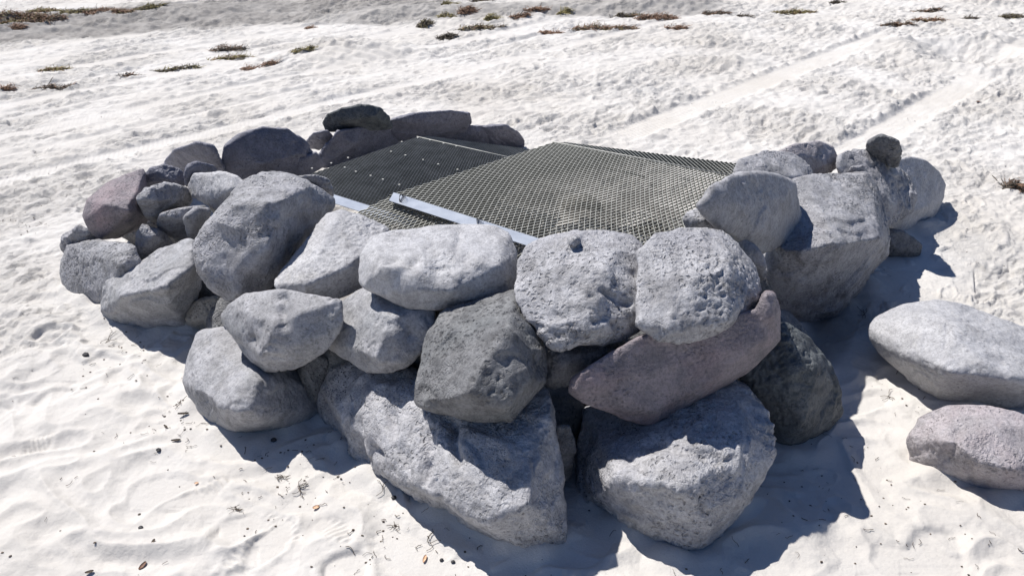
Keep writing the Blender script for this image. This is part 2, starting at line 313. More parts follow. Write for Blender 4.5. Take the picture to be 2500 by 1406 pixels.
# ------------------------------------------------------------------ rocks
import bmesh
def clean_mesh(pieces, vox, smooth_it, chips=0, rs=None, cdep=.04):
    bm = bmesh.new()
    for pts in pieces:
        b2 = bmesh.new(); vs = [b2.verts.new(tuple(p)) for p in pts]
        bmesh.ops.convex_hull(b2, input=vs); tmp = bpy.data.meshes.new("t")
        for v_ in [v_ for v_ in b2.verts if not v_.link_faces]: b2.verts.remove(v_)
        if chips:
            P_ = np.array([v_.co[:] for v_ in b2.verts]); ce_ = P_.mean(0); sz = float(np.linalg.norm(P_.max(0) - P_.min(0))); vd = CAM - ce_; vd /= np.linalg.norm(vd)
            for k in range(chips):
                nn = rs.normal(size=3) + vd * .7; nn /= np.linalg.norm(nn); P_ = np.array([v_.co[:] for v_ in b2.verts])
                sup = (P_ @ nn).max(); co_ = nn * (sup - sz * cdep * rs.uniform(.35, 1.1))
                bmesh.ops.bisect_plane(b2, geom=list(b2.verts) + list(b2.edges) + list(b2.faces), plane_co=tuple(co_), plane_no=tuple(nn), clear_outer=True)
                b3 = bmesh.new(); vs3 = [b3.verts.new(v_.co) for v_ in b2.verts]; bmesh.ops.convex_hull(b3, input=vs3)
                for v_ in [v_ for v_ in b3.verts if not v_.link_faces]: b3.verts.remove(v_)
                b2.free(); b2 = b3
        b2.to_mesh(tmp); b2.free(); bm.from_mesh(tmp); bpy.data.meshes.remove(tmp)
    bmesh.ops.recalc_face_normals(bm, faces=bm.faces)
    me = bpy.data.meshes.new("t"); bm.to_mesh(me); bm.free()
    o = bpy.data.objects.new("t", me); C.objects.link(o)
    r = o.modifiers.new("r", 'REMESH'); r.mode = 'VOXEL'; r.voxel_size = vox; r.use_smooth_shade = True
    s = o.modifiers.new("s", 'SMOOTH'); s.factor = .5; s.iterations = smooth_it
    dg = bpy.context.evaluated_depsgraph_get(); ev = o.evaluated_get(dg)
    out = bpy.data.meshes.new_from_object(ev); bpy.data.objects.remove(o); bpy.data.meshes.remove(me); return out
NR = 0; BULGE = 1.55
def rock(label, mat, anchors, outline, inner=(), thick=None, name="rock", rough=1.0, extra=(), grooves=(), edge=1.0, down=0.0, cat="rock", group=None):
    """outline: photo pixels of the silhouette, laid on the plane through three (px, py, z) anchors;
    inner: (px, py, bulge towards the viewer in metres) corners of the facets; extra: more (outline, inner) pieces"""
    global NR; NR += 1; rs = np.random.default_rng(100 + NR)
    A = [at(*a) for a in anchors]; nrm = np.cross(A[1] - A[0], A[2] - A[0]); nrm /= np.linalg.norm(nrm)
    def onp(px, py):
        r = ray(px, py); return CAM + r * (nrm @ (A[0] - CAM)) / (nrm @ r)
    pieces = []; O = np.array([onp(*p) for p in outline]); cen = O.mean(0)
    ext = O.max(0) - O.min(0); size = float(np.linalg.norm(ext)) / 1.5
    T = thick if thick is not None else .55 * size
    for ol, inn in [(outline, inner)] + list(extra):
        O = np.array([onp(*p) for p in ol]); c0 = O.mean(0); O = c0 + (O - c0) * 1.012; pts = list(O)
        for p in inn:
            if len(p) == 4: pts.append(at(*p[:3])); continue      # (px, py, height, 'z'): a corner at a known height
            P = onp(p[0], p[1]); dd = CAM - P; pts.append(P + dd / np.linalg.norm(dd) * p[2] * BULGE)
        for f, t in ((.95, .30), (.86, .65), (.62, 1.0)):
            for P in O:
                Q = c0 + (P - c0) * (f + rs.uniform(-.05, .03)); dd = Q - CAM; dd /= np.linalg.norm(dd)
                dh = np.array([dd[0], dd[1], dd[2] * .75]); pts.append(Q + dh * T * t * rs.uniform(.9, 1.05))
        if down:
            for P in O:
                if P[2] < down * 1.6: pts.append(P * [1, 1, 0] + [0, .03, -down])
        pieces.append(pts)
    vox = min(max(size / 75, .0075), .0115)
    me = clean_mesh(pieces, vox, int(max(2, 3 * edge * max(size, .3) / .75)), 6 if size > .45 else 8, rs, .017 if size > .45 else .026)
    nv = len(me.vertices); co = np.empty(nv * 3, np.float32); me.vertices.foreach_get("co", co); co = co.reshape(-1, 3).astype(float)
    nm = np.empty(nv * 3, np.float32); me.vertices.foreach_get("normal", nm); nm = nm.reshape(-1, 3)
    off = rs.uniform(0, 50, 3); s_ = size
    p1 = co + off
    warp = np.stack([perlin3(p1 * 3, 71), perlin3(p1 * 3, 72), perlin3(p1 * 3, 73)], 1) * .12
    d = .009 * s_ * perlin3(p1 * 2.6 / s_, 1)
    rid = 1 - 2 * np.abs(perlin3((p1 + warp) * 5.0, 2)); mask = sstep(-.05, .35, perlin3(p1 * 2.2, 3))
    d += .011 * rough * (rid - .3) * mask
    d += .0040 * rough * perlin3(p1 * 11, 4) + .0034 * rough * perlin3(p1 * 24, 5)
    m2 = sstep(.12, .4, perlin3(p1 * 3.1 + 9, 6)); pits = sstep(.28, .5, perlin3(p1 * 30, 7)); d -= .006 * rough * pits * m2
    m3 = sstep(.1, .4, perlin3(p1 * 2.4 + 19, 8)); d += .0045 * rough * m3 * np.abs(perlin3(p1 * 34, 9)) * 2 - .003 * m3
    chip = terr(perlin3((p1 + warp) * 3.6, 12) * 2.2, .16) / 2.2; d += .020 * min(rough, 1.4) * chip * sstep(-.1, .25, perlin3(p1 * 1.9 + 31, 13))
    d += .004 + .003 * s_
    d -= .0032 * rough * sstep(.2, .5, perlin3(p1 * 55, 15)) * sstep(.05, .35, perlin3(p1 * 2.7 + 40, 16))
    if grooves:                                                        # cracks and hollows worn into the face that the photo shows
        rel = co - CAM; dp = rel[:, 1] * cp - rel[:, 2] * sp; up_ = rel[:, 1] * sp + rel[:, 2] * cp
        wob = perlin3(p1 * 9, 17) * 9
        qx, qy = W0 / 2 + F * rel[:, 0] / dp + wob, H0 / 2 - F * up_ / dp + perlin3(p1 * 9, 18) * 9
        front = sstep(-.1, .3, -(rel * nm).sum(1) / np.linalg.norm(rel, axis=1))
        for line, dpt, wpx in grooves:
            best = np.full(len(qx), 1e9)
            for (ax_, ay_), (bx_, by_) in zip(line[:-1], line[1:]):
                ux, uy = bx_ - ax_, by_ - ay_; t_ = np.clip(((qx - ax_) * ux + (qy - ay_) * uy) / (ux * ux + uy * uy), 0, 1)
                best = np.minimum(best, np.hypot(qx - ax_ - t_ * ux, qy - ay_ - t_ * uy))
            d -= dpt * front * np.exp(-(best / wpx) ** 2) * np.clip(.75 + 1.0 * perlin3(p1 * 12, 19), 0, 1.5)
    co = co + nm * d[:, None]
    loc = np.array([co[:, 0].mean(), co[:, 1].mean(), max(co[:, 2].min(), 0)])
    me.vertices.foreach_set("co", (co - loc).astype(np.float32).ravel())
    me.polygons.foreach_set("use_smooth", np.ones(len(me.polygons), bool)); me.materials.clear(); me.materials.append(mat); me.update(); me.name = name
    o = bpy.data.objects.new(name, me); C.objects.link(o); o.location = tuple(loc); tag(o, label, cat, group)
    lo, hi = co.min(0), co.max(0); print("ROCK %2d x %.2f..%.2f y %.2f..%.2f z %.2f..%.2f v%d %s" % (NR, lo[0], hi[0], lo[1], hi[1], lo[2], hi[2], nv, label[:40]))
    return o
exec_rocks = True
# front row, resting on the sand
rock("large deeply pitted grey boulder, the longest and lowest at the very front of the ring", ML, [(815, 1060, 0), (1330, 1350, -.02), (1100, 945, .42)],
     [(772, 925), (800, 893), (860, 883), (1000, 915), (1330, 955), (1350, 1000), (1342, 1090), (1345, 1150), (1378, 1270), (1376, 1310), (1330, 1354), (1240, 1337), (1150, 1287), (1060, 1242), (950, 1192), (895, 1152), (850, 1112), (812, 1040), (785, 980)],
     [(870, 1045, 0.22, "z"), (1020, 1188, 0.26, "z"), (1180, 1272, 0.25, "z"), (1290, 1228, 0.35, "z"), (1240, 1085, 0.45, "z"), (1075, 1030, 0.41, "z"), (900, 950, 0.36, "z")], name="boulder", rough=1.75, down=.08, thick=.6, grooves=[(((862, 985), (880, 1060), (905, 1130)), .016, 11), (((955, 1000), (972, 1080), (1000, 1155)), .030, 12), (((1050, 1050), (1048, 1120), (1028, 1180)), .040, 13), (((1095, 1030), (1115, 1090), (1128, 1145)), .036, 13), (((1300, 1090), (1318, 1160), (1322, 1220)), .025, 12), (((900, 1070), (930, 1110)), .03, 10), (((1075, 1235), (1090, 1245)), .02, 10)])
rock("big boulder at the right front with a sunlit jagged patch below the pink slab", ML, [(1420, 1228, -.01), (1660, 1348, -.02), (1780, 935, .46)],
     [(1432, 1000), (1560, 985), (1700, 950), (1800, 925), (1852, 972), (1884, 1015), (1887, 1080), (1882, 1130), (1842, 1190), (1792, 1240), (1752, 1290), (1712, 1336), (1660, 1350), (1620, 1337), (1580, 1302), (1540, 1267), (1480, 1247), (1420, 1230), (1419, 1180)],
     [(1508, 1166, .33, "z"), (1600, 1178, .37, "z"), (1665, 1195, .37, "z"), (1770, 1120, .41, "z"), (1835, 1010, .42, "z"), (1745, 1255, .13), (1640, 1290, .08)], name="boulder", rough=1.6, down=.08, thick=.65, grooves=[(((1595, 1085), (1680, 1105), (1780, 1122)), .030, 11), (((1530, 1120), (1560, 1140)), .03, 14), (((1715, 1215), (1718, 1250)), .02, 7)])
rock("rounded boulder on the sand at the left front, half sunlit and half dark pebbly", MGS, [(500, 1030, -.01), (720, 1045, -.01), (580, 800, .33)],
     [(470, 850), (482, 812), (560, 800), (640, 830), (740, 880), (772, 940), (772, 1000), (742, 1032), (700, 1052), (600, 1066), (540, 1056), (500, 1030), (482, 985), (466, 965), (450, 930), (456, 895)],
     [(478, 950, .22, "z"), (545, 985, .27, "z"), (602, 1010, .27, "z"), (622, 935, .36, "z"), (700, 985, .06)], name="boulder", down=.06)
rock("narrow dark upright stone wedged between the left front boulder and the pitted one", MD, [(735, 1000, .02), (795, 1000, .02), (770, 870, .36)],
     [(740, 880), (755, 866), (780, 866), (797, 880), (800, 940), (800, 1000), (750, 1005), (733, 975), (736, 920)], [(748, 890, .03), (770, 960, .05)])
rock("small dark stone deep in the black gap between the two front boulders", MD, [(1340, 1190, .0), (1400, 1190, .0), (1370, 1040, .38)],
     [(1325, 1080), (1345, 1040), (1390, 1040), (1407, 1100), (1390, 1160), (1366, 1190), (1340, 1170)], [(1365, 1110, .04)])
rock("green-black boulder with pale streaks standing at the right end of the pink slab", MK, [(1890, 1092, -.02), (2010, 1062, 0), (1950, 795, .58)],
     [(1800, 900), (1850, 850), (1880, 800), (1920, 790), (1980, 828), (2006, 860), (2012, 900), (2042, 950), (2038, 1010), (2012, 1060), (1962, 1102), (1930, 1107), (1890, 1092), (1860, 1040)],
     [(1905, 815, .05), (1935, 900, .12), (1995, 900, .12), (1960, 1040, .15), (1900, 940, .10)], name="boulder", down=.06, rough=1.3)
# second row of the front
rock("wedge shaped grey rock with a notched top, resting on the left front boulder", MGS, [(660, 905, .37), (560, 800, .52), (740, 738, .71)],
     [(543, 772), (560, 746), (600, 720), (690, 708), (770, 730), (832, 735), (835, 800), (800, 850), (750, 885), (700, 905), (650, 907), (615, 880), (572, 822), (548, 792)],
     [(602, 762, .07), (735, 765, .07), (645, 872, .13), (665, 800, .12)], grooves=[(((690, 730), (690, 765), (692, 790)), .035, 14), (((640, 800), (600, 850)), .018, 18)])
rock("rounded grey rock under the flat slab, its upper right in shadow", MGS, [(925, 915, .45), (810, 840, .48), (920, 705, .74)],
     [(793, 820), (808, 790), (838, 740), (870, 712), (900, 700), (1000, 740), (1062, 750), (1055, 800), (1032, 850), (992, 892), (932, 917), (890, 902), (840, 872), (803, 840)],
     [(945, 780, .74, "z"), (868, 850, .08), (930, 875, .12), (872, 745, .04), (1000, 830, .05)], grooves=[(((940, 790), (1000, 810)), .02, 18)])
rock("charcoal grey angular rock in the middle front, sitting on the pitted boulder", MD, [(1040, 1003, .50), (1240, 1027, .50), (1180, 735, .82)],
     [(1013, 975), (1025, 900), (1050, 800), (1072, 760), (1130, 742), (1255, 712), (1285, 760), (1312, 800), (1327, 860), (1333, 930), (1292, 972), (1246, 1027), (1150, 1026), (1060, 1012), (1020, 990)],
     [(1050, 975, .08), (1140, 970, .19), (1225, 985, .16), (1235, 830, .19), (1290, 925, .12), (1090, 800, .07), (1180, 900, .20)], name="boulder", rough=1.4)
rock("long mauve pink slab lying slanted across the right front under two pale boulders", MPB, [(1405, 975, .545), (1590, 1036, .36), (1720, 800, .80)],
     [(1398, 925), (1394, 960), (1410, 977), (1450, 992), (1540, 1022), (1590, 1037), (1642, 1012), (1742, 962), (1822, 912), (1872, 862), (1902, 830), (1900, 780), (1880, 750), (1700, 800), (1560, 825), (1480, 870)],
     [(1450, 940, .03), (1595, 1005, .05), (1740, 925, .05), (1860, 830, .04), (1600, 880, .02)], name="slab", rough=.6,
     extra=[([(1850, 745), (1868, 716), (1886, 722), (1899, 760), (1903, 815), (1868, 835), (1835, 810)], [(1880, 770, .04)])], cat="rock")
rock("small lumpy rock with a pale edge under the round boulder, left of the pink slab", MG, [(1350, 942, .44), (1450, 900, .50), (1470, 820, .66)],
     [(1334, 935), (1342, 870), (1360, 848), (1420, 838), (1500, 822), (1537, 850), (1532, 885), (1462, 902), (1400, 925), (1350, 947)], [(1370, 885, .05), (1470, 865, .07)])
rock("small sand coloured rock beside the long dark rock on the left", MS, [(450, 800, .02), (545, 803, .02), (530, 722, .26)],
     [(440, 775), (480, 742), (530, 722), (552, 748), (548, 802), (500, 806), (450, 797)], [(470, 780, .05), (530, 775, .08)])
rock("long rock on the left with a smooth bright top and dark pitted front", MGS, [(275, 790, -.01), (450, 800, 0), (440, 595, .52)],
     [(254, 725), (264, 690), (330, 650), (400, 610), (470, 587), (485, 600), (485, 700), (470, 760), (452, 792), (380, 807), (300, 801), (263, 785), (249, 760)],
     [(298, 722, .32, "z"), (400, 702, .43, "z"), (472, 645, .50, "z"), (350, 770, .09), (440, 745, .08)], name="boulder", down=.06, rough=1.3)
rock("grey boulder at the far left edge of the ring, standing on the sand", MG, [(180, 728, -.01), (250, 757, -.01), (250, 588, .42)],
     [(147, 640), (160, 600), (240, 588), (330, 600), (347, 640), (347, 680), (300, 720), (270, 745), (250, 758), (205, 742), (165, 714), (150, 675)],
     [(300, 645, .13), (210, 640, .06), (270, 710, .10)], name="boulder", down=.05)
rock("rough crumbly rock tucked behind the far left boulder", MG, [(160, 612, .22), (250, 612, .22), (200, 553, .44)],
     [(156, 582), (190, 553), (240, 558), (262, 600), (222, 620), (175, 624), (154, 606)], [(200, 590, .05)], rough=2.2)
# added core stones that close the gaps from behind and block leaking light
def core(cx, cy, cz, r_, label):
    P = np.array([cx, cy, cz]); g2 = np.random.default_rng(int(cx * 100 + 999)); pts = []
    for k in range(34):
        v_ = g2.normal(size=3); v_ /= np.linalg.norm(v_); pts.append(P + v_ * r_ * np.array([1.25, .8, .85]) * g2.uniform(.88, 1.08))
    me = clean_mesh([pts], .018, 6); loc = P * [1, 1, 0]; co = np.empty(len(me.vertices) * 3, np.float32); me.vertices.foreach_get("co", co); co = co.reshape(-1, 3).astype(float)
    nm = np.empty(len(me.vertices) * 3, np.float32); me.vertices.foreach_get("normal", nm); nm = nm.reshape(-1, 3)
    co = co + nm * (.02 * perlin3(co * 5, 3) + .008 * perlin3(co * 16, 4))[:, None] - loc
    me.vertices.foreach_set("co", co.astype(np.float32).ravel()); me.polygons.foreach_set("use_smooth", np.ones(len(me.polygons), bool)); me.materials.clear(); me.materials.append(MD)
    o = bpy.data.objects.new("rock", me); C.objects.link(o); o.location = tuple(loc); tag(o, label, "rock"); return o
core(-.80, 3.85, .20, .36, "dark filler stone added between the wedge rock and the rock under the flat slab")
core(-.30, 3.72, .38, .34, "dark filler stone added behind the charcoal rock and the flat slab")
core(.42, 3.75, .22, .36, "dark filler stone added behind the black gap of the front")
core(1.36, 4.10, .18, .25, "dark stone added to cast shade between the green-black boulder and the huge right one")  # hidden stone added to close the shadow between the two boulders
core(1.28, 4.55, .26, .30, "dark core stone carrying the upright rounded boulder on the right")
core(1.05, 3.95, .25, .36, "dark filler stone added behind the pink slab and the coarse pale boulder")
core(-1.35, 4.35, .18, .34, "dark filler stone added in the hollow behind the long left rock")
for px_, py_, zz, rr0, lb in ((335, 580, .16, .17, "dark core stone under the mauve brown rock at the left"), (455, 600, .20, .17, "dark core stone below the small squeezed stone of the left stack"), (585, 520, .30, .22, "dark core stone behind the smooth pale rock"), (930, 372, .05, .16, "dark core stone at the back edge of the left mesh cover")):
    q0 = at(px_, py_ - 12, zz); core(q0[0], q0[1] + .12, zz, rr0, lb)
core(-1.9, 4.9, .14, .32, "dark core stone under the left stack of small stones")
core(.10, 3.45, .14, .26, "dark filler stone added between the pitted boulder and the black gap")
# left stack
rock("mauve brown rock jutting out at the left with a pink sunlit back", MPB, [(240, 582, .36), (345, 550, .36), (330, 425, .67)],
     [(203, 522), (214, 490), (260, 450), (310, 428), (352, 412), (356, 470), (364, 530), (330, 560), (290, 580), (245, 584), (215, 562), (204, 542)],
     [(262, 503, .62, "z"), (320, 508, .61, "z"), (218, 512, .52, "z"), (290, 560, .05)], rough=.8)
rock("small dark topped stone between the mauve brown rock and the domed rocks", MV, [(360, 464, .5), (445, 462, .5), (400, 403, .68)],
     [(350, 430), (368, 410), (400, 402), (440, 414), (452, 440), (447, 464), (400, 452), (367, 464), (351, 456)], [(385, 420, .03), (420, 445, .05)])
rock("blunt dark lavender rock behind the left stack, next to the big dome", MV, [(410, 405, .30), (540, 425, .30), (480, 350, .62)],
     [(403, 395), (428, 366), (480, 349), (522, 358), (542, 390), (548, 422), (520, 430), (480, 434), (430, 428), (402, 404)], [(440, 385, .03), (510, 385, .05)])
rock("small rounded stone peeking out above the smooth pale rock", MV, [(460, 460, .55), (520, 430, .55), (490, 398, .72)],
     [(453, 428), (460, 405), (490, 397), (520, 405), (532, 420), (515, 440), (470, 465), (453, 452)], [(490, 420, .04)])
rock("smooth pale rock in the middle of the left stack", MLS, [(465, 475, .56), (540, 512, .54), (540, 420, .80)],
     [(461, 455), (474, 425), (540, 419), (577, 430), (600, 450), (575, 485), (532, 514), (490, 495), (463, 478)], [(482, 468, .05), (560, 465, .07), (520, 490, .06)], rough=.5)
rock("coarse bubbly grey rock beside the mauve brown rock", MG, [(360, 535, .46), (460, 490, .5), (400, 450, .70)],
     [(334, 485), (350, 468), (375, 454), (402, 449), (432, 460), (465, 466), (467, 490), (440, 508), (410, 527), (380, 546), (360, 537), (344, 505)], [(392, 490, .09), (440, 485, .05)], rough=1.8)
rock("flat grey rock lying below the smooth pale rock", MG, [(400, 568, .38), (500, 545, .42), (460, 508, .58)],
     [(383, 545), (390, 525), (420, 514), (460, 507), (500, 504), (517, 520), (502, 547), (480, 562), (460, 582), (420, 577), (390, 566)], [(420, 535, .06), (475, 535, .06)])
rock("small grey stone squeezed against the big tilted boulder", MG, [(460, 575, .42), (500, 560, .42), (480, 512, .62)],
     [(453, 535), (475, 511), (514, 515), (507, 547), (492, 580), (480, 592), (460, 576)], [(478, 545, .05)])
rock("broken grey rock standing in the hollow above the far left boulder", MG, [(345, 645, .22), (420, 600, .3), (370, 550, .48)],
     [(333, 570), (350, 549), (392, 560), (410, 590), (428, 602), (382, 634), (347, 646), (333, 620)], [(375, 580, .08)], rough=1.5)
rock("very large tilted boulder towering over the left front, the tallest there", MG, [(560, 737, .48), (760, 560, .70), (650, 420, 1.0)],
     [(476, 600), (488, 565), (540, 500), (580, 468), (602, 440), (640, 417), (692, 417), (745, 440), (802, 478), (814, 500), (802, 530), (742, 600), (692, 680), (642, 712), (590, 727), (558, 738), (512, 702), (488, 670)],
     [(568, 502, .97, "z"), (640, 496, 1.0, "z"), (702, 488, 1.0, "z"), (748, 455, .98, "z"), (655, 600, .80, "z"), (600, 645, .70, "z"), (775, 500, .03)], name="boulder", rough=1.2, thick=.5, grooves=[(((640, 560), (700, 540), (760, 520)), .02, 26), (((700, 640), (705, 590)), .012, 7)])
rock("small lumpy stone behind the top right of the tallest left boulder", MG, [(760, 480, .72), (808, 480, .72), (770, 428, .90)],
     [(725, 432), (770, 427), (805, 438), (811, 480), (790, 490), (755, 470), (730, 455)], [(785, 450, .03)])
rock("pale smooth sided rock sloping down between the tallest left boulder and the flat slab", MLS, [(740, 741, .56), (885, 705, .60), (870, 525, .88)],
     [(669, 692), (688, 660), (740, 600), (800, 528), (832, 516), (880, 528), (950, 560), (910, 600), (895, 640), (895, 700), (850, 717), (800, 737), (750, 742), (700, 722), (673, 707)],
     [(735, 700, .09), (850, 650, .12), (790, 600, .08), (860, 570, .04)], name="boulder", rough=.8)
rock("flat topped pale slab with an oval dished face, in the middle of the front", MLS, [(920, 722, .80), (1230, 720, .80), (1080, 562, .98)],
     [(883, 625), (903, 580), (960, 564), (1060, 559), (1160, 554), (1210, 552), (1237, 570), (1257, 620), (1260, 690), (1246, 716), (1180, 737), (1080, 754), (1000, 752), (920, 722), (888, 702), (881, 660)],
     [(935, 650, .965, "z"), (1040, 606, .985, "z"), (1168, 642, .97, "z"), (985, 703, .885, "z"), (1100, 710, .88, "z"), (1215, 650, .955, "z"), (905, 690, .83, "z")], name="slab", rough=.6, grooves=[(((960, 655), (1040, 640), (1130, 655)), .022, 32), (((1120, 570), (1115, 610)), .012, 9)])
rock("pale pitted boulder with a knob on top, right of the flat slab", ML, [(1350, 850, .75), (1590, 787, .77), (1440, 570, 1.04)],
     [(1260, 690), (1268, 640), (1288, 600), (1340, 580), (1400, 567), (1500, 569), (1542, 580), (1582, 620), (1607, 690), (1607, 760), (1592, 787), (1530, 822), (1440, 842), (1360, 852), (1318, 822), (1288, 780), (1263, 730)],
     [(1340, 800, .83, "z"), (1440, 808, .84, "z"), (1588, 752, .86, "z"), (1472, 660, 1.02, "z"), (1330, 680, .93, "z")], name="boulder", rough=1.3, grooves=[(((1470, 715), (1500, 728), (1532, 745)), .035, 8), (((1470, 780), (1500, 790)), .02, 12), (((1400, 620), (1385, 640)), .02, 12)],
     extra=[([(1375, 600), (1385, 572), (1420, 570), (1425, 600), (1400, 625)], [(1400, 590, .10)])])
rock("pale coarse boulder with a flat sloping left side, on the pink slab", ML, [(1640, 834, .80), (1845, 745, .80), (1720, 562, 1.05)],
     [(1560, 620), (1600, 572), (1680, 559), (1762, 564), (1802, 600), (1832, 640), (1852, 690), (1852, 742), (1812, 792), (1752, 817), (1660, 834), (1608, 827), (1560, 790)],
     [(1690, 685, 1.01, "z"), (1778, 645, 1.03, "z"), (1660, 800, .88, "z"), (1775, 780, .87, "z"), (1836, 715, .89, "z")], name="boulder", rough=1.4)
rock("grey rock just behind the coarse pale boulder, below the upright round one", MG, [(1810, 660, .62), (1862, 680, .62), (1790, 570, .86)],
     [(1735, 566), (1792, 570), (1842, 600), (1870, 640), (1868, 680), (1845, 690), (1800, 660)], [(1830, 630, .05)])
# right stack
rock("huge boulder on the right with a bright dimpled top and a broad dark front face", MG, [(1925, 792, -.01), (2060, 748, -.01), (2040, 430, .74)],
     [(1835, 640), (1890, 590), (1918, 450), (1960, 430), (2112, 427), (2134, 460), (2144, 520), (2168, 570), (2164, 620), (2114, 680), (2064, 748), (2016, 803), (1935, 812), (1870, 780), (1838, 720)],
     [(1902, 612, .64, "z"), (1965, 612, .67, "z"), (2035, 600, .69, "z"), (2150, 580, .60, "z"), (1990, 770, .04)], name="boulder", rough=1.3, down=.05, thick=.6, grooves=[(((1975, 540), (2010, 560), (1990, 590)), .02, 9)])
rock("rounded upright grey boulder on the right, leaning on the huge dimpled one", MGS, [(1860, 617, .68), (1945, 570, .63), (1840, 426, 1.13)],
     [(1702, 505), (1740, 460), (1790, 429), (1850, 424), (1902, 430), (1937, 450), (1947, 510), (1954, 560), (1932, 592), (1860, 617), (1828, 602), (1788, 562), (1755, 560), (1718, 525)],
     [(1765, 470, .04), (1895, 582, .07), (1800, 500, .08), (1915, 480, .08), (1850, 560, .10)], name="boulder", rough=.8)
rock("small egg shaped stone beside the edge of the mesh cover on the right", MG, [(1680, 560, .93), (1750, 562, .93), (1715, 512, 1.03)],
     [(1670, 540), (1675, 522), (1700, 512), (1740, 514), (1760, 535), (1758, 558), (1730, 565), (1680, 560)], [(1715, 540, .05)], rough=.6, edge=1.5)
rock("rounded bumpy grey rock behind the upright boulder, below the pink one", MG, [(1940, 477, .68), (1985, 440, .70), (1860, 374, .88)],
     [(1788, 420), (1810, 390), (1860, 372), (1930, 374), (1972, 400), (1987, 430), (1977, 462), (1945, 477), (1900, 460), (1810, 440)], [(1860, 405, .04), (1945, 430, .08)])
rock("rosy pink rock on top of the right stack at the back", MP, [(1985, 425, .64), (2045, 405, .64), (1990, 347, .84)],
     [(1885, 380), (1940, 355), (2000, 346), (2032, 360), (2047, 390), (2046, 407), (2010, 427), (1985, 428), (1930, 410)], [(1985, 385, .05), (2020, 400, .06)])
rock("tall coarse grey rock with a paler right face, under the small upright stone", MG, [(2165, 552, .30), (2225, 510, .30), (2100, 373, .72)],
     [(2043, 385), (2070, 369), (2132, 374), (2182, 400), (2217, 430), (2234, 470), (2230, 512), (2202, 530), (2165, 555), (2140, 525), (2100, 470), (2050, 425)],
     [(2180, 430, .06), (2165, 500, .12), (2110, 415, .06), (2150, 470, .13)], name="boulder", rough=1.4)
rock("small stone wedged on top of the huge boulder under the rosy rock", MG, [(2072, 430, .64), (2115, 430, .64), (2095, 405, .74)],
     [(2068, 425), (2080, 408), (2105, 406), (2118, 420), (2115, 432), (2072, 434)], [(2092, 418, .03)])
rock("small dark stone standing upright on the very top of the right stack", MD, [(2125, 385, .66), (2185, 395, .66), (2160, 328, .90)],
     [(2112, 370), (2120, 345), (2150, 327), (2176, 340), (2193, 346), (2196, 370), (2186, 402), (2150, 397), (2115, 382)], [(2145, 360, .04), (2182, 370, .03)], rough=1.8)
rock("pale smooth boulder at the far right back of the ring on the sand", MLS, [(2185, 580, -.01), (2275, 540, -.01), (2240, 387, .50)],
     [(2160, 420), (2190, 392), (2222, 384), (2262, 395), (2292, 420), (2307, 452), (2302, 482), (2282, 532), (2242, 562), (2200, 582), (2170, 565), (2160, 500)],
     [(2280, 462, .05), (2262, 505, .10), (2205, 525, .12)], name="boulder", rough=.7, down=.05)
rock("dark rough block lying on the sand at the foot of the huge right boulder", MD, [(2150, 628, -.01), (2230, 628, -.01), (2200, 565, .20)],
     [(2130, 570), (2165, 560), (2202, 570), (2247, 597), (2247, 620), (2222, 631), (2150, 630), (2130, 610)], [(2165, 600, .05), (2230, 612, .03)], rough=1.6, down=.03)
# two loose stones on the right
rock("large grey boulder lying apart on the sand at the right edge", MLS, [(2300, 985, -.02), (2460, 1007, -.03), (2330, 735, .40)],
     [(2123, 800), (2140, 778), (2200, 750), (2280, 734), (2342, 744), (2422, 775), (2502, 800), (2590, 850), (2610, 930), (2560, 990), (2460, 1008), (2380, 1002), (2290, 982), (2260, 952), (2200, 902), (2150, 862), (2126, 830)],
     [(2185, 822, .30, "z"), (2300, 905, .33, "z"), (2400, 885, .38, "z"), (2500, 930, .33, "z"), (2330, 820, .42, "z")], name="boulder", rough=.7, thick=.65, grooves=[(((2310, 790), (2308, 850)), .012, 6), (((2200, 850), (2260, 880)), .012, 16)])
rock("rosy pink boulder lying on the sand in front of the loose grey one", MP, [(2280, 1162, -.01), (2430, 1206, -.02), (2350, 993, .27)],
     [(2213, 1060), (2240, 1020), (2310, 994), (2400, 992), (2472, 1005), (2545, 1030), (2600, 1090), (2590, 1160), (2520, 1207), (2430, 1208), (2370, 1182), (2280, 1162), (2250, 1122), (2216, 1082)],
     [(2400, 1128, .21, "z"), (2475, 1143, .21, "z"), (2330, 1080, .25, "z"), (2252, 1072, .15, "z"), (2400, 1060, .28, "z")], name="boulder", rough=.8, down=.05, grooves=[(((2345, 1050), (2325, 1090), (2310, 1120)), .02, 12), (((2370, 1130), (2375, 1170)), .014, 8)])
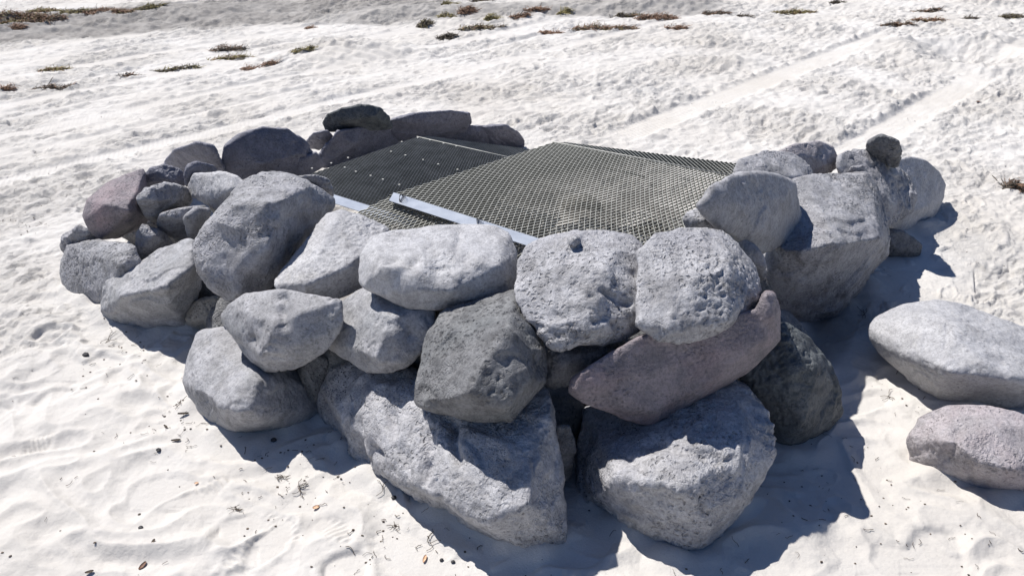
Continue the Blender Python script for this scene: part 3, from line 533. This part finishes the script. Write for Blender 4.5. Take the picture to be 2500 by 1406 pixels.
# back row
rock("big dark domed boulder at the back left of the ring", MV, [(590, 436, .24), (760, 402, .24), (660, 314, .62)],
     [(543, 390), (550, 355), (580, 330), (640, 312), (702, 317), (742, 345), (762, 375), (778, 398), (760, 412), (700, 422), (640, 433), (590, 437), (550, 422)],
     [(600, 340, .03), (640, 395, .08), (735, 375, .06)], name="boulder", rough=.9)
rock("low dark slab under the big dome, along the edge of the left mesh cover", MV, [(600, 442, .2), (780, 408, .22), (700, 395, .32)],
     [(595, 422), (700, 396), (772, 374), (795, 402), (750, 432), (660, 455), (600, 450)], [(690, 420, .03)], rough=.7)
rock("small round stone right of the big dome at the back", MV, [(755, 358, .22), (805, 358, .22), (780, 320, .42)],
     [(750, 345), (764, 325), (800, 319), (814, 335), (812, 357), (780, 364), (753, 360)], [(780, 340, .03)], rough=.7)
rock("angular low rock with a sunlit left face beside the left mesh cover at the back", MV, [(775, 402, .12), (960, 355, .12), (880, 320, .36)],
     [(770, 402), (788, 372), (828, 345), (816, 332), (822, 317), (850, 325), (900, 312), (952, 312), (968, 340), (975, 362), (890, 385), (840, 400), (790, 412)], [(815, 372, .02), (860, 350, .06), (835, 330, .03)], rough=1.3)
rock("blackish angular rock perched highest in the back row", MK, [(800, 320, .36), (945, 315, .36), (900, 258, .62)],
     [(788, 300), (800, 280), (840, 264), (900, 257), (932, 265), (947, 290), (955, 312), (900, 317), (850, 324), (798, 320)], [(845, 292, .06), (915, 285, .07)])
rock("long lavender grey rock in the back row with a notched right end", MV, [(990, 346, .14), (1100, 335, .14), (1060, 275, .46)],
     [(953, 290), (1000, 279), (1060, 279), (1100, 271), (1147, 278), (1148, 300), (1137, 318), (1110, 340), (1060, 348), (990, 348), (960, 338)], [(1000, 300, .05), (1090, 300, .05)], rough=1.2)
rock("low rock filling the dip between the two right hand back stones", MV, [(1100, 350, .05), (1180, 350, .05), (1150, 308, .25)],
     [(1095, 330), (1130, 308), (1180, 308), (1200, 335), (1190, 355), (1110, 352)], [(1150, 330, .03)])
rock("rounded stone at the right end of the back row", MV, [(1170, 355, -.01), (1265, 362, -.01), (1220, 307, .27)],
     [(1160, 325), (1180, 308), (1240, 306), (1267, 325), (1282, 345), (1277, 360), (1220, 363), (1160, 358)], [(1230, 335, .05)], down=.03)

# ------------------------------------------------------------------ mesh covers over the pit
def strip_box(P0, P1, up, hgt, wid):
    d = P1 - P0; s = np.cross(d, up); s = s / np.linalg.norm(s) * wid / 2; u = up * hgt / 2
    return [P0 - s - u, P0 + s - u, P0 + s + u, P0 - s + u, P1 - s - u, P1 + s - u, P1 + s + u, P1 - s + u]
BF = [(0, 1, 2, 3), (7, 6, 5, 4), (0, 4, 5, 1), (1, 5, 6, 2), (2, 6, 7, 3), (3, 7, 4, 0)]
def lattice(corners, lwd, swd, hgt=.013, wid=.0028, tilt=.35, sag=.0):
    """raised expanded metal on the patch TL,TR,BR,BL; long way of the cells runs from the bottom edge to the top edge"""
    TL, TR, BR, BL = [np.asarray(c, float) for c in corners]
    Lu = (np.linalg.norm(TR - TL) + np.linalg.norm(BR - BL)) / 2; Lv = (np.linalg.norm(BL - TL) + np.linalg.norm(BR - TR)) / 2
    nu, nv_ = int(Lu / (swd / 2)), int(Lv / (lwd / 2)); up = np.cross(TR - TL, BL - TL); up /= np.linalg.norm(up)
    if up[2] < 0: up = -up
    def P(i, j):
        u, v_ = i / nu, j / nv_
        p = (TL * (1 - u) + TR * u) * (1 - v_) + (BL * (1 - u) + BR * u) * v_
        return p + up * (sag * math.sin(math.pi * u) * math.sin(math.pi * v_) * -1)
    vs, fs = [], []; cu = (TR - TL) / np.linalg.norm(TR - TL); upt = up + cu * tilt; upt /= np.linalg.norm(upt)
    for i in range(nu):
        for j in range(nv_):
            a_, b_ = (P(i, j), P(i + 1, j + 1)) if (i + j) % 2 == 0 else (P(i + 1, j), P(i, j + 1))
            k = len(vs); vs += strip_box(a_, b_, upt, hgt, wid); fs += [tuple(k + t for t in f) for f in BF]
    return vs, fs, P, up
def box_between(a, b_, c, thick, up):
    """a flat bar: edge a-b, width vector c, thickness along up"""
    vs = [a, b_, b_ + c, a + c]; vs += [p_ + up * thick for p_ in vs]
    return vs, [(3, 2, 1, 0), (4, 5, 6, 7), (0, 1, 5, 4), (1, 2, 6, 5), (2, 3, 7, 6), (3, 0, 4, 7)]
def tube(pts, r, k=6):
    vs, fs = [], []; pts = [np.asarray(p_, float) for p_ in pts]
    for i, p_ in enumerate(pts):
        d = pts[min(i + 1, len(pts) - 1)] - pts[max(i - 1, 0)]; d /= (np.linalg.norm(d) + 1e-9)
        a_ = np.cross(d, [.3, .2, 1]); a_ /= (np.linalg.norm(a_) + 1e-9); b_ = np.cross(d, a_)
        for t in range(k): vs.append(p_ + r * (a_ * math.cos(2 * math.pi * t / k) + b_ * math.sin(2 * math.pi * t / k)))
    for i in range(len(pts) - 1):
        for t in range(k): fs.append((i * k + t, i * k + (t + 1) % k, (i + 1) * k + (t + 1) % k, (i + 1) * k + t))
    fs.append(tuple(range(k))[::-1]); fs.append(tuple((len(pts) - 1) * k + t for t in range(k))); return vs, fs
def bolt_at(P, up, parent, loc):
    vs, fs = tube([P + up * .001, P + up * .006, P + up * .009], .011, 8); o = mesh_obj("bolt", vs, fs, RODM, parent, None); o.location = tuple(-np.asarray(loc)); return o
def part(name, vs, fs, mat, root, smooth=False):
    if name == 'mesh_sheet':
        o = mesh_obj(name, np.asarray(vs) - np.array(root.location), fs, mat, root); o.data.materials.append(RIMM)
        mi = np.zeros(len(fs), np.int32); mi[4::6] = 1 if mat is MESHM else 0; o.data.polygons.foreach_set('material_index', mi); return o  # strand top faces get the painted sunlit tone
    loc = np.array(root.location); vs = np.asarray(vs) - loc; return mesh_obj(name, vs, fs, mat, root, None, smooth)
# right cover
TL, TR, BL, BR = at(1350, 349, .56), at(1786, 431, .56), at(950, 478, .45), at(1640, 697, .45)
rc = empty("mesh_cover", (.6, 5.4, .40)); tag(rc, "nearer olive grey expanded metal cover with the long flat bar tied across it", "mesh cover")
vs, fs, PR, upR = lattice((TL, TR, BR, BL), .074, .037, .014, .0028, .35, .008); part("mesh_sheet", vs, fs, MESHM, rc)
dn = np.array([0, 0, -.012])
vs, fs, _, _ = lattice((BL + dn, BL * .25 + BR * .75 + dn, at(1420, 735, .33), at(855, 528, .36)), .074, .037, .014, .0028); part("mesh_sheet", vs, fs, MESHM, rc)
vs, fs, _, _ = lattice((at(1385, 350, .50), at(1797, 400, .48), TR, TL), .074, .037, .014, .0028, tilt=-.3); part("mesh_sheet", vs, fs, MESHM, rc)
vs, fs = tube([TL + upR * .008, TR + upR * .008], .005); part("ridge_rod", vs, fs, RODM, rc, True)
A0, A1 = at(950, 491, .465), at(1640, 716, .465); cw = at(965, 464, .478) - A0; cw2 = cw / np.linalg.norm(cw) * .135
vs, fs = box_between(A0, A1, cw2, .004, upR); bar = part("flat_bar", vs, fs, BARM, rc)
for px, py, lean in ((982, 487, 0.0), (1170, 548, .5)):
    c0 = at(px, py, .475); dirb = (A1 - A0) / np.linalg.norm(A1 - A0); cu = cw2 / np.linalg.norm(cw2); V_, F_ = [], []
    for k in range(4):
        pts = []
        for t in np.linspace(0, 2 * math.pi, 22):
            w_ = .010 + .006 * k; pts.append(c0 + cu * .047 * math.cos(t) + dirb * (w_ * math.sin(t) + lean * -.03 * math.cos(t) + .006 * k - .01) + upR * (.006 + .012 * abs(math.sin(t)) + .003 * k - (.012 if abs(math.cos(t)) > .93 else 0)))
        v2, f2 = tube(pts, .0013, 5); k0 = len(V_); V_ += v2; F_ += [tuple(q_ + k0 for q_ in f) for f in f2]
    part("wire_tie", V_, F_, WIREM, rc, True)
# under-frame pieces that can be glimpsed through the mesh
for (p0, p1) in (((1390, 390, .48), (1575, 432, .48)), ):
    vs, fs = tube([at(*p0), at(*p1)], .008); part("inner_rod", vs, fs, RODM, rc, True)
# left cover
TL, TR, BR, BL = at(1018, 336, .40), at(1310, 402, .40), at(1120, 590, .32), at(700, 446, .34)
lc = empty("mesh_cover", (-.6, 6.2, .28)); tag(lc, "farther blue grey fine mesh cover studded with small bolts, next to the back rocks", "mesh cover")
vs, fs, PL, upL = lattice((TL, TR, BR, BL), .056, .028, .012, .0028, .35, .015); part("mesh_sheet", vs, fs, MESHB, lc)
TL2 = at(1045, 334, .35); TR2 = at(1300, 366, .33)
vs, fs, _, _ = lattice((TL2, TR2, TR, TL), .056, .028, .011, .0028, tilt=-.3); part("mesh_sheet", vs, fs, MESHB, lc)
vs, fs = tube([TL + upL * .008, TR + upL * .008], .0045); part("ridge_rod", vs, fs, RODM, lc, True)
e0, e1 = at(740, 473, .335), at(1010, 560, .335); cw = at(790, 470, .34) - at(780, 486, .335); cw = cw / np.linalg.norm(cw) * .135
vs, fs = box_between(e0, e1, cw, .004, upL); part("flat_bar", vs, fs, BARM, lc)
for px, py in ((1020, 339), (1050, 345), (1083, 353), (1114, 360), (981, 349), (955, 373), (990, 382), (1033, 393), (1070, 404), (1117, 417), (850, 388), (809, 401), (762, 414), (842, 412), (869, 422), (905, 432), (935, 441), (975, 454)):
    # height of the sheet under that pixel
    nL = upL; r = ray(px, py); P0 = CAM + r * (nL @ (TL - CAM)) / (nL @ r)
    vs, fs = tube([P0 + upL * .004, P0 + upL * .010, P0 + upL * .012], .0085, 8); part("bolt", vs, fs, RODM, lc)

# ------------------------------------------------------------------ rubble under the covers
for lab, px, py, rr_ in (("pale lump of stone seen through the right mesh cover", 1420, 480, .16), ("second pale lump under the right mesh, close to the egg shaped stone", 1600, 545, .18),
                        ("dim stone under the front corner of the right mesh", 1120, 600, .16)):
    P = at(px, py + 20, .02); pts = []
    for k in range(26):
        v_ = RNG.normal(size=3); v_ /= np.linalg.norm(v_); pts.append(P + v_ * rr_ * np.array([1.2, .8, .55]) * RNG.uniform(.85, 1.1))
    me = clean_mesh([pts], .014, 5); loc = P * [1, 1, 0]; co = np.empty(len(me.vertices) * 3, np.float32); me.vertices.foreach_get("co", co); co = co.reshape(-1, 3) - loc.astype(np.float32)
    me.vertices.foreach_set("co", co.ravel()); me.polygons.foreach_set("use_smooth", np.ones(len(me.polygons), bool)); me.materials.clear(); me.materials.append(MS)
    o = bpy.data.objects.new("rock", me); C.objects.link(o); o.location = tuple(loc); tag(o, lab, "rock")

# ------------------------------------------------------------------ seaweed
def weed(px, py, w_px, h_px, mats, label, dense=1.0, hgt=None):
    c0 = ong(px, py); dist = math.hypot(c0[0], c0[1] * cp + CAMH * sp)
    dep = c0[1] * cp + CAMH * sp; ax = w_px / F * dep / 2
    slope = (CAMH / math.hypot(CAMH, c0[1])); tot = h_px / F * dep
    hg = hgt if hgt is not None else min(.17, .03 + tot * .55); ay = max(.05, min(1.3 * ax, tot / slope / 2 * .42))
    rs = random.Random(int(px * 13 + py * 7)); vs, fs, mi = [], [], []
    N = int(min(1500, max(90, 900 * dense * (ax * ay / .12) ** .65)))
    for k in range(N):
        t = rs.uniform(0, 2 * math.pi); r_ = math.sqrt(rs.random()) ** 1.1; lx, ly = ax * r_ * math.cos(t), ay * r_ * math.sin(t)
        lump = .55 + .45 * math.sin(lx * 9 + px) * math.cos(ly * 7 + py)
        x, y = c0[0] + lx + ly * .3, c0[1] + ly + lx * .22; top = hg * max(0, 1 - r_ ** 2) * lump
        z = gz(x, y) + rs.random() * top + .004; a_ = rs.gauss(.3, .9); L = rs.uniform(.05, .16); wd = rs.uniform(.006, .018)
        pitch_ = rs.gauss(0, .35); p_ = np.array([x, y, z]); k0 = len(vs)
        for s_ in range(5):
            d = np.array([math.cos(a_) * math.cos(pitch_), math.sin(a_) * math.cos(pitch_), math.sin(pitch_)])
            sd_ = np.cross(d, [rs.gauss(0, .5), rs.gauss(0, .5), 1]); sd_ /= np.linalg.norm(sd_); ww = wd * (1 - .6 * s_ / 4)
            vs += [p_ - sd_ * ww / 2, p_ + sd_ * ww / 2]; p_ = p_ + d * L / 4; p_[2] = max(p_[2], gz(p_[0], p_[1]) + .003)
            a_ += rs.gauss(0, .5); pitch_ = pitch_ * .5 + rs.gauss(-.08, .35)
        for s_ in range(4):
            fs.append((k0 + 2 * s_, k0 + 2 * s_ + 1, k0 + 2 * s_ + 3, k0 + 2 * s_ + 2)); mi.append(rs.choices(range(len(mats)), [3, 1, 1][:len(mats)])[0] if s_ == 0 else mi[-1])
    loc = np.array([c0[0], c0[1], gz(c0[0], c0[1])]); o = mesh_obj("seaweed", vs, fs, mats[0], None, loc)
    for m_ in mats[1:]: o.data.materials.append(m_)
    o.data.polygons.foreach_set("material_index", mi); tag(o, label, "seaweed", "seaweed washed up on the sand"); return o
B, O_, K = WEED_B, WEED_O, WEED_D
WEEDS = [
 (45, 42, 110, 26, (B, O_, K), "brown seaweed heap cut by the left edge at the top corner"), (18, 62, 44, 14, (O_, B), "olive tuft just under the heap in the top left corner"),
 (110, 30, 90, 20, (O_, B), "olive heap right of the corner heap, topmost of the left band"), (105, 52, 95, 20, (B, K, O_), "dark brown heap in the lower middle of the left band"),
 (40, 68, 34, 9, (B,), "small reddish scrap lying lowest below the left band"), (185, 34, 70, 18, (O_, K), "green olive clump in the middle of the left band"),
 (238, 31, 62, 24, (B, B, K), "reddish brown peaked clump in the left band"), (296, 30, 48, 10, (B, O_), "flat small clump between the red peaked clump and the grey end clump"),
 (362, 21, 74, 14, (O_, K), "grey green clump ending the left band on the right"),
 (553, 123, 82, 20, (K, B), "dark heap of weed with a peaked top, left of the tyre churned mound"), (560, 145, 98, 10, (O_, B), "flat olive strip directly below the dark peaked heap"),
 (428, 171, 104, 12, (K, O_), "long dark olive strip lying left of the flat olive strip"), (312, 188, 38, 8, (K, B), "little dark crumpled scrap between two long strips"),
 (120, 216, 90, 16, (K, B), "dark strip with a frayed right end at the left, lowest of all"), (15, 218, 22, 7, (B,), "tiny brown scrap at the left edge"),
 (125, 170, 68, 5, (O_, B), "thin straight olive strand at the far left"), (738, 125, 56, 12, (O_, K), "yellow olive strip touching the left foot of the churned mound"),
 (655, 155, 36, 9, (B, K), "small brown curl at the foot of the churned mound"), (608, 169, 50, 4, (B,), "thin brown strand left of the brown curl"),
 (752, 70, 18, 5, (B,), "tiny rusty scrap alone on smooth sand"),
 (1034, 60, 34, 20, (K, O_), "dark green tuft on the left of the centre bank"), (1086, 45, 34, 17, (O_, K), "yellow green round tuft on the centre bank"),
 (1138, 29, 46, 15, (B, K), "brown spiky tuft above the round green one"), (1098, 12, 40, 16, (O_, K), "green tuft near the top border at centre left"),
 (1175, 4, 60, 8, (K, O_), "dark patch touching the top border at the centre"), (1198, 47, 42, 14, (O_,), "bright yellow olive tuft on the centre bank"),
 (1266, 48, 46, 15, (B, K), "dark brown tuft at the right end of the centre bank"), (1170, 68, 128, 12, (K, O_, B), "long flat strip below the centre bank"),
 (1088, 94, 50, 14, (K,), "black peaked scrap alone below the long flat strip"), (1308, 23, 64, 5, (B,), "thin brown strip near the top, right of centre"),
 (1374, 25, 34, 9, (O_,), "small olive tuft on a low hummock"), (1470, 72, 180, 16, (B, K, O_), "very long ragged strip right of centre"),
 (1340, 84, 60, 8, (B,), "pale brown loose scraps left of the very long strip"), (1600, 45, 112, 24, (B, B, K), "broad brown mat of weed, the widest right of centre"),
 (1530, 42, 80, 8, (K, O_), "dark tail leading left from the broad brown mat"), (1650, 72, 60, 6, (B,), "faint thin strands under the broad brown mat"),
 (1745, 38, 76, 11, (K, B), "dark arched strip right of the broad mat"), (1815, 43, 40, 6, (K,), "short dark smear right of the arched strip"),
 (1935, 33, 120, 13, (O_, B, K), "long olive strip in the upper right"), (2040, 9, 36, 7, (K,), "small dark tuft near the top border on the right"),
 (2262, 31, 76, 8, (K, B), "dark thin strip in the upper right above the reddish one"), (2190, 64, 96, 11, (K, B), "dark arched strip left of the dug hollow"),
 (2260, 54, 100, 6, (B, O_), "reddish thin strip trailing right of the dark arch"), (2470, 42, 70, 14, (K, O_), "dark strip at the upper right edge"),
 (2365, 48, 40, 6, (K,), "thin dark smear before the strip at the right edge")]
for wd_ in WEEDS: weed(*wd_)
tuft = weed(2470, 458, 56, 34, (K, B), "dark dried tuft alone on pale sand near the right edge", 1.0, .07); tuft.name = "dried_plant"; tuft["category"] = "dried plant"; del tuft["group"]

# ------------------------------------------------------------------ small things on the sand
def twig_geo(rs, x, y, L, r_, lift=.004):
    a_ = rs.uniform(0, 6.28); pts = []; p_ = [x, y]
    for s_ in range(5):
        pts.append((p_[0], p_[1], gz(p_[0], p_[1]) + lift + rs.random() * .004)); p_ = [p_[0] + math.cos(a_) * L / 4, p_[1] + math.sin(a_) * L / 4]; a_ += rs.gauss(0, .55)
    return tube(pts, r_, 4)
rs = random.Random(5); V_, F_ = [], []
spots = [at(x_, y_) for x_, y_ in ((680, 1140), (760, 1190), (640, 1240), (480, 1000), (470, 1080), (450, 1060), (370, 830), (300, 900), (950, 1330), (1040, 1290), (2200, 960), (2140, 1150), (2050, 1300), (2300, 1330), (60, 550), (1900, 1290))]
for k in range(1150):
    if k < 330: c0 = rs.choice(spots); x, y = c0[0] + rs.gauss(0, .16), c0[1] + rs.gauss(0, .14)
    else:
        y = 2.1 + 8 * rs.random() ** 1.6; x = rs.uniform(-.7, .7) * (y + 1.7)
    if ((x - .1) / 2.5) ** 2 + ((y - 5.0) / 1.6) ** 2 < 1 : continue
    if rs.random() < .5: v2, f2 = twig_geo(rs, x, y, rs.uniform(.008, .05), rs.uniform(.0007, .0018))
    else:
        q_ = rs.uniform(.0015, .0055); z = gz(x, y); v2 = [np.array([x, y, z]) + q_ * np.array([rs.uniform(.6, 1.2) * sx, rs.uniform(.5, 1) * sy, (.1 if sz < 0 else rs.uniform(.5, .9))]) for sx, sy, sz in ((-1, -1, -1), (1, -1, -1), (1, 1, -1), (-1, 1, -1), (-1, -1, 1), (1, -1, 1), (1, 1, 1), (-1, 1, 1))]; f2 = BF
    k0 = len(V_); V_ += list(v2); F_ += [tuple(q2 + k0 for q2 in f) for f in f2]
o = mesh_obj("plant_litter", V_, F_, TWIGM); tag(o, "scattered dark crumbs and twig bits all over the pale sand", "plant litter", None, "stuff")
def blade(px, py, L, W_, ang, mat, name, label, cat, curl=.25):
    c0 = ong(px, py); c0[2] = gz(c0[0], c0[1]) + .006; d = np.array([math.cos(ang), math.sin(ang), 0]); s_ = np.array([-d[1], d[0], 0]); vs, fs = [], []
    for i in range(9):
        t = i / 8; ww = W_ * math.sin(math.pi * (.06 + .88 * t)) ** .7
        for j in range(5):
            q_ = j / 4 - .5; z = curl * L * (q_ * 2) ** 2 * .35 + .12 * L * (t - .5) ** 2
            vs.append(c0 + d * (t - .5) * L + s_ * q_ * ww + np.array([0, 0, z]))
    n0 = len(vs); vs += [v_ - np.array([0, 0, .0022]) for v_ in vs]
    for i in range(8):
        for j in range(4):
            a_ = i * 5 + j; fs += [(a_, a_ + 1, a_ + 6, a_ + 5), (n0 + a_ + 5, n0 + a_ + 6, n0 + a_ + 1, n0 + a_)]
    rim = [i * 5 for i in range(9)] + [40 + j for j in range(1, 5)] + [i * 5 + 4 for i in range(7, -1, -1)] + [j for j in range(3, 0, -1)]
    for i in range(len(rim)): a_, b_ = rim[i], rim[(i + 1) % len(rim)]; fs.append((b_, a_, n0 + a_, n0 + b_))
    return tag(mesh_obj(name, vs, fs, mat, None, c0, True), label, cat)
blade(1037, 1366, .042, .014, 1.4, SHELLM, "shell", "slim orange shell fragment on the sand below the pitted boulder", "shell")
blade(772, 1240, .030, .022, .5, SHELLM, "shell", "round pale orange shell fragment beside shoe prints at the lower left", "shell")
blade(480, 1181, .018, .015, .2, SHELLM, "shell", "tiny orange shell chip on the long soft ridge at the lower left", "shell")
blade(349, 1383, .045, .018, 1.3, LEAFM, "leaf", "curled brown leaf near the bottom border at the left", "leaf")
blade(219, 1398, .032, .014, .4, TWIGM, "bark_chip", "grey brown bark chip at the bottom border, left of the curled leaf", "bark")
blade(375, 1323, .026, .012, 1.5, TWIGM, "bark_chip", "small upright bark chip above the curled leaf", "bark")
blade(430, 1077, .045, .016, .15, TWIGM, "bark_chip", "grey bark chip among crumbs below the left front boulder", "bark")
blade(448, 1013, .055, .014, .1, TWIGM, "bark_chip", "dark bark strip on the sand just left of the left front boulder", "bark")
blade(405, 1043, .035, .010, -.7, TWIGM, "bark_chip", "thin slanted bark splinter left of the dark bark strip", "bark")
blade(2388, 250, .05, .04, .4, LEAFM, "leaf", "small rust coloured leaf on the tyre tracked sand at the upper right", "leaf")
def pebble(px, py, r_, label, mat):
    c0 = ong(px, py); c0[2] = gz(c0[0], c0[1]) + r_ * .5; bm = bmesh.new(); bmesh.ops.create_icosphere(bm, subdivisions=3, radius=r_)
    rp = np.random.default_rng(int(px)).uniform(0, 9, 3)
    cc = np.array([v_.co[:] for v_ in bm.verts]); nn = 1 + .35 * perlin3(cc / r_ * 1.1 + rp, 3)
    for v_, k in zip(bm.verts, nn): v_.co = v_.co * k; v_.co.z *= .7
    me = bpy.data.meshes.new("pebble"); bm.to_mesh(me); bm.free(); me.materials.append(mat); me.polygons.foreach_set("use_smooth", [True] * len(me.polygons))
    o = bpy.data.objects.new("pebble", me); C.objects.link(o); o.location = tuple(c0); return tag(o, label, "pebble")
pebble(210, 868, .016, "dark round pebble on clean sand left of the cast shadow", COALM)
pebble(962, 1216, .011, "black pebble in the shadow under the pitted boulder", COALM)
pebble(1078, 1368, .008, "left one of two black crumbs right of the orange shell", COALM)
pebble(1106, 1372, .008, "right one of two black crumbs right of the orange shell", COALM)
pebble(668, 1076, .014, "dark clod at the shadow tip below the left front boulder", COALM)
pebble(387, 1100, .012, "dark pebble beside the bark chips at the left", COALM)
pebble(344, 1290, .011, "flat black pebble above the bottom left sand ridge", COALM)
def twigs(px, py, n_, L, label, seed):
    rs = random.Random(seed); c0 = ong(px, py); V_, F_ = [], []
    for k in range(n_):
        v2, f2 = twig_geo(rs, c0[0] + rs.gauss(0, .003), c0[1] + rs.gauss(0, .003), L * rs.uniform(.5, 1), .0014, .006); k0 = len(V_); V_ += list(v2); F_ += [tuple(q2 + k0 for q2 in f) for f in f2]
    return tag(mesh_obj("twig", V_, F_, TWIGM, None, np.array([c0[0], c0[1], gz(c0[0], c0[1])])), label, "twig")
twigs(1045, 1325, 4, .07, "forked dark twig on the sand below the pitted boulder", 1)
twigs(960, 1290, 5, .045, "small tangled twig left of the forked one", 2)
twigs(690, 1165, 9, .05, "curly tangle of stems beside the shoe print at the lower left", 3)
twigs(730, 1190, 8, .07, "long loose tangle of fine stems right of the curly one", 4)
twigs(575, 1245, 10, .035, "dark knotted bit of stems in the middle of the shoe prints", 5)
twigs(265, 830, 6, .10, "pale bent stems next to the shadow of the long left rock", 6)
twigs(440, 985, 8, .05, "crumpled stem cluster left of the left front boulder", 7)
twigs(2170, 970, 5, .07, "thin crossed stems in the sunlit gap left of the loose boulder", 8)
twigs(2110, 770, 6, .09, "dark flat stems in the shade of the huge right boulder", 9)
twigs(935, 1197, 3, .06, "curved dark stem in the shadow edge of the pitted boulder", 10)
print("objects", len(bpy.data.objects))
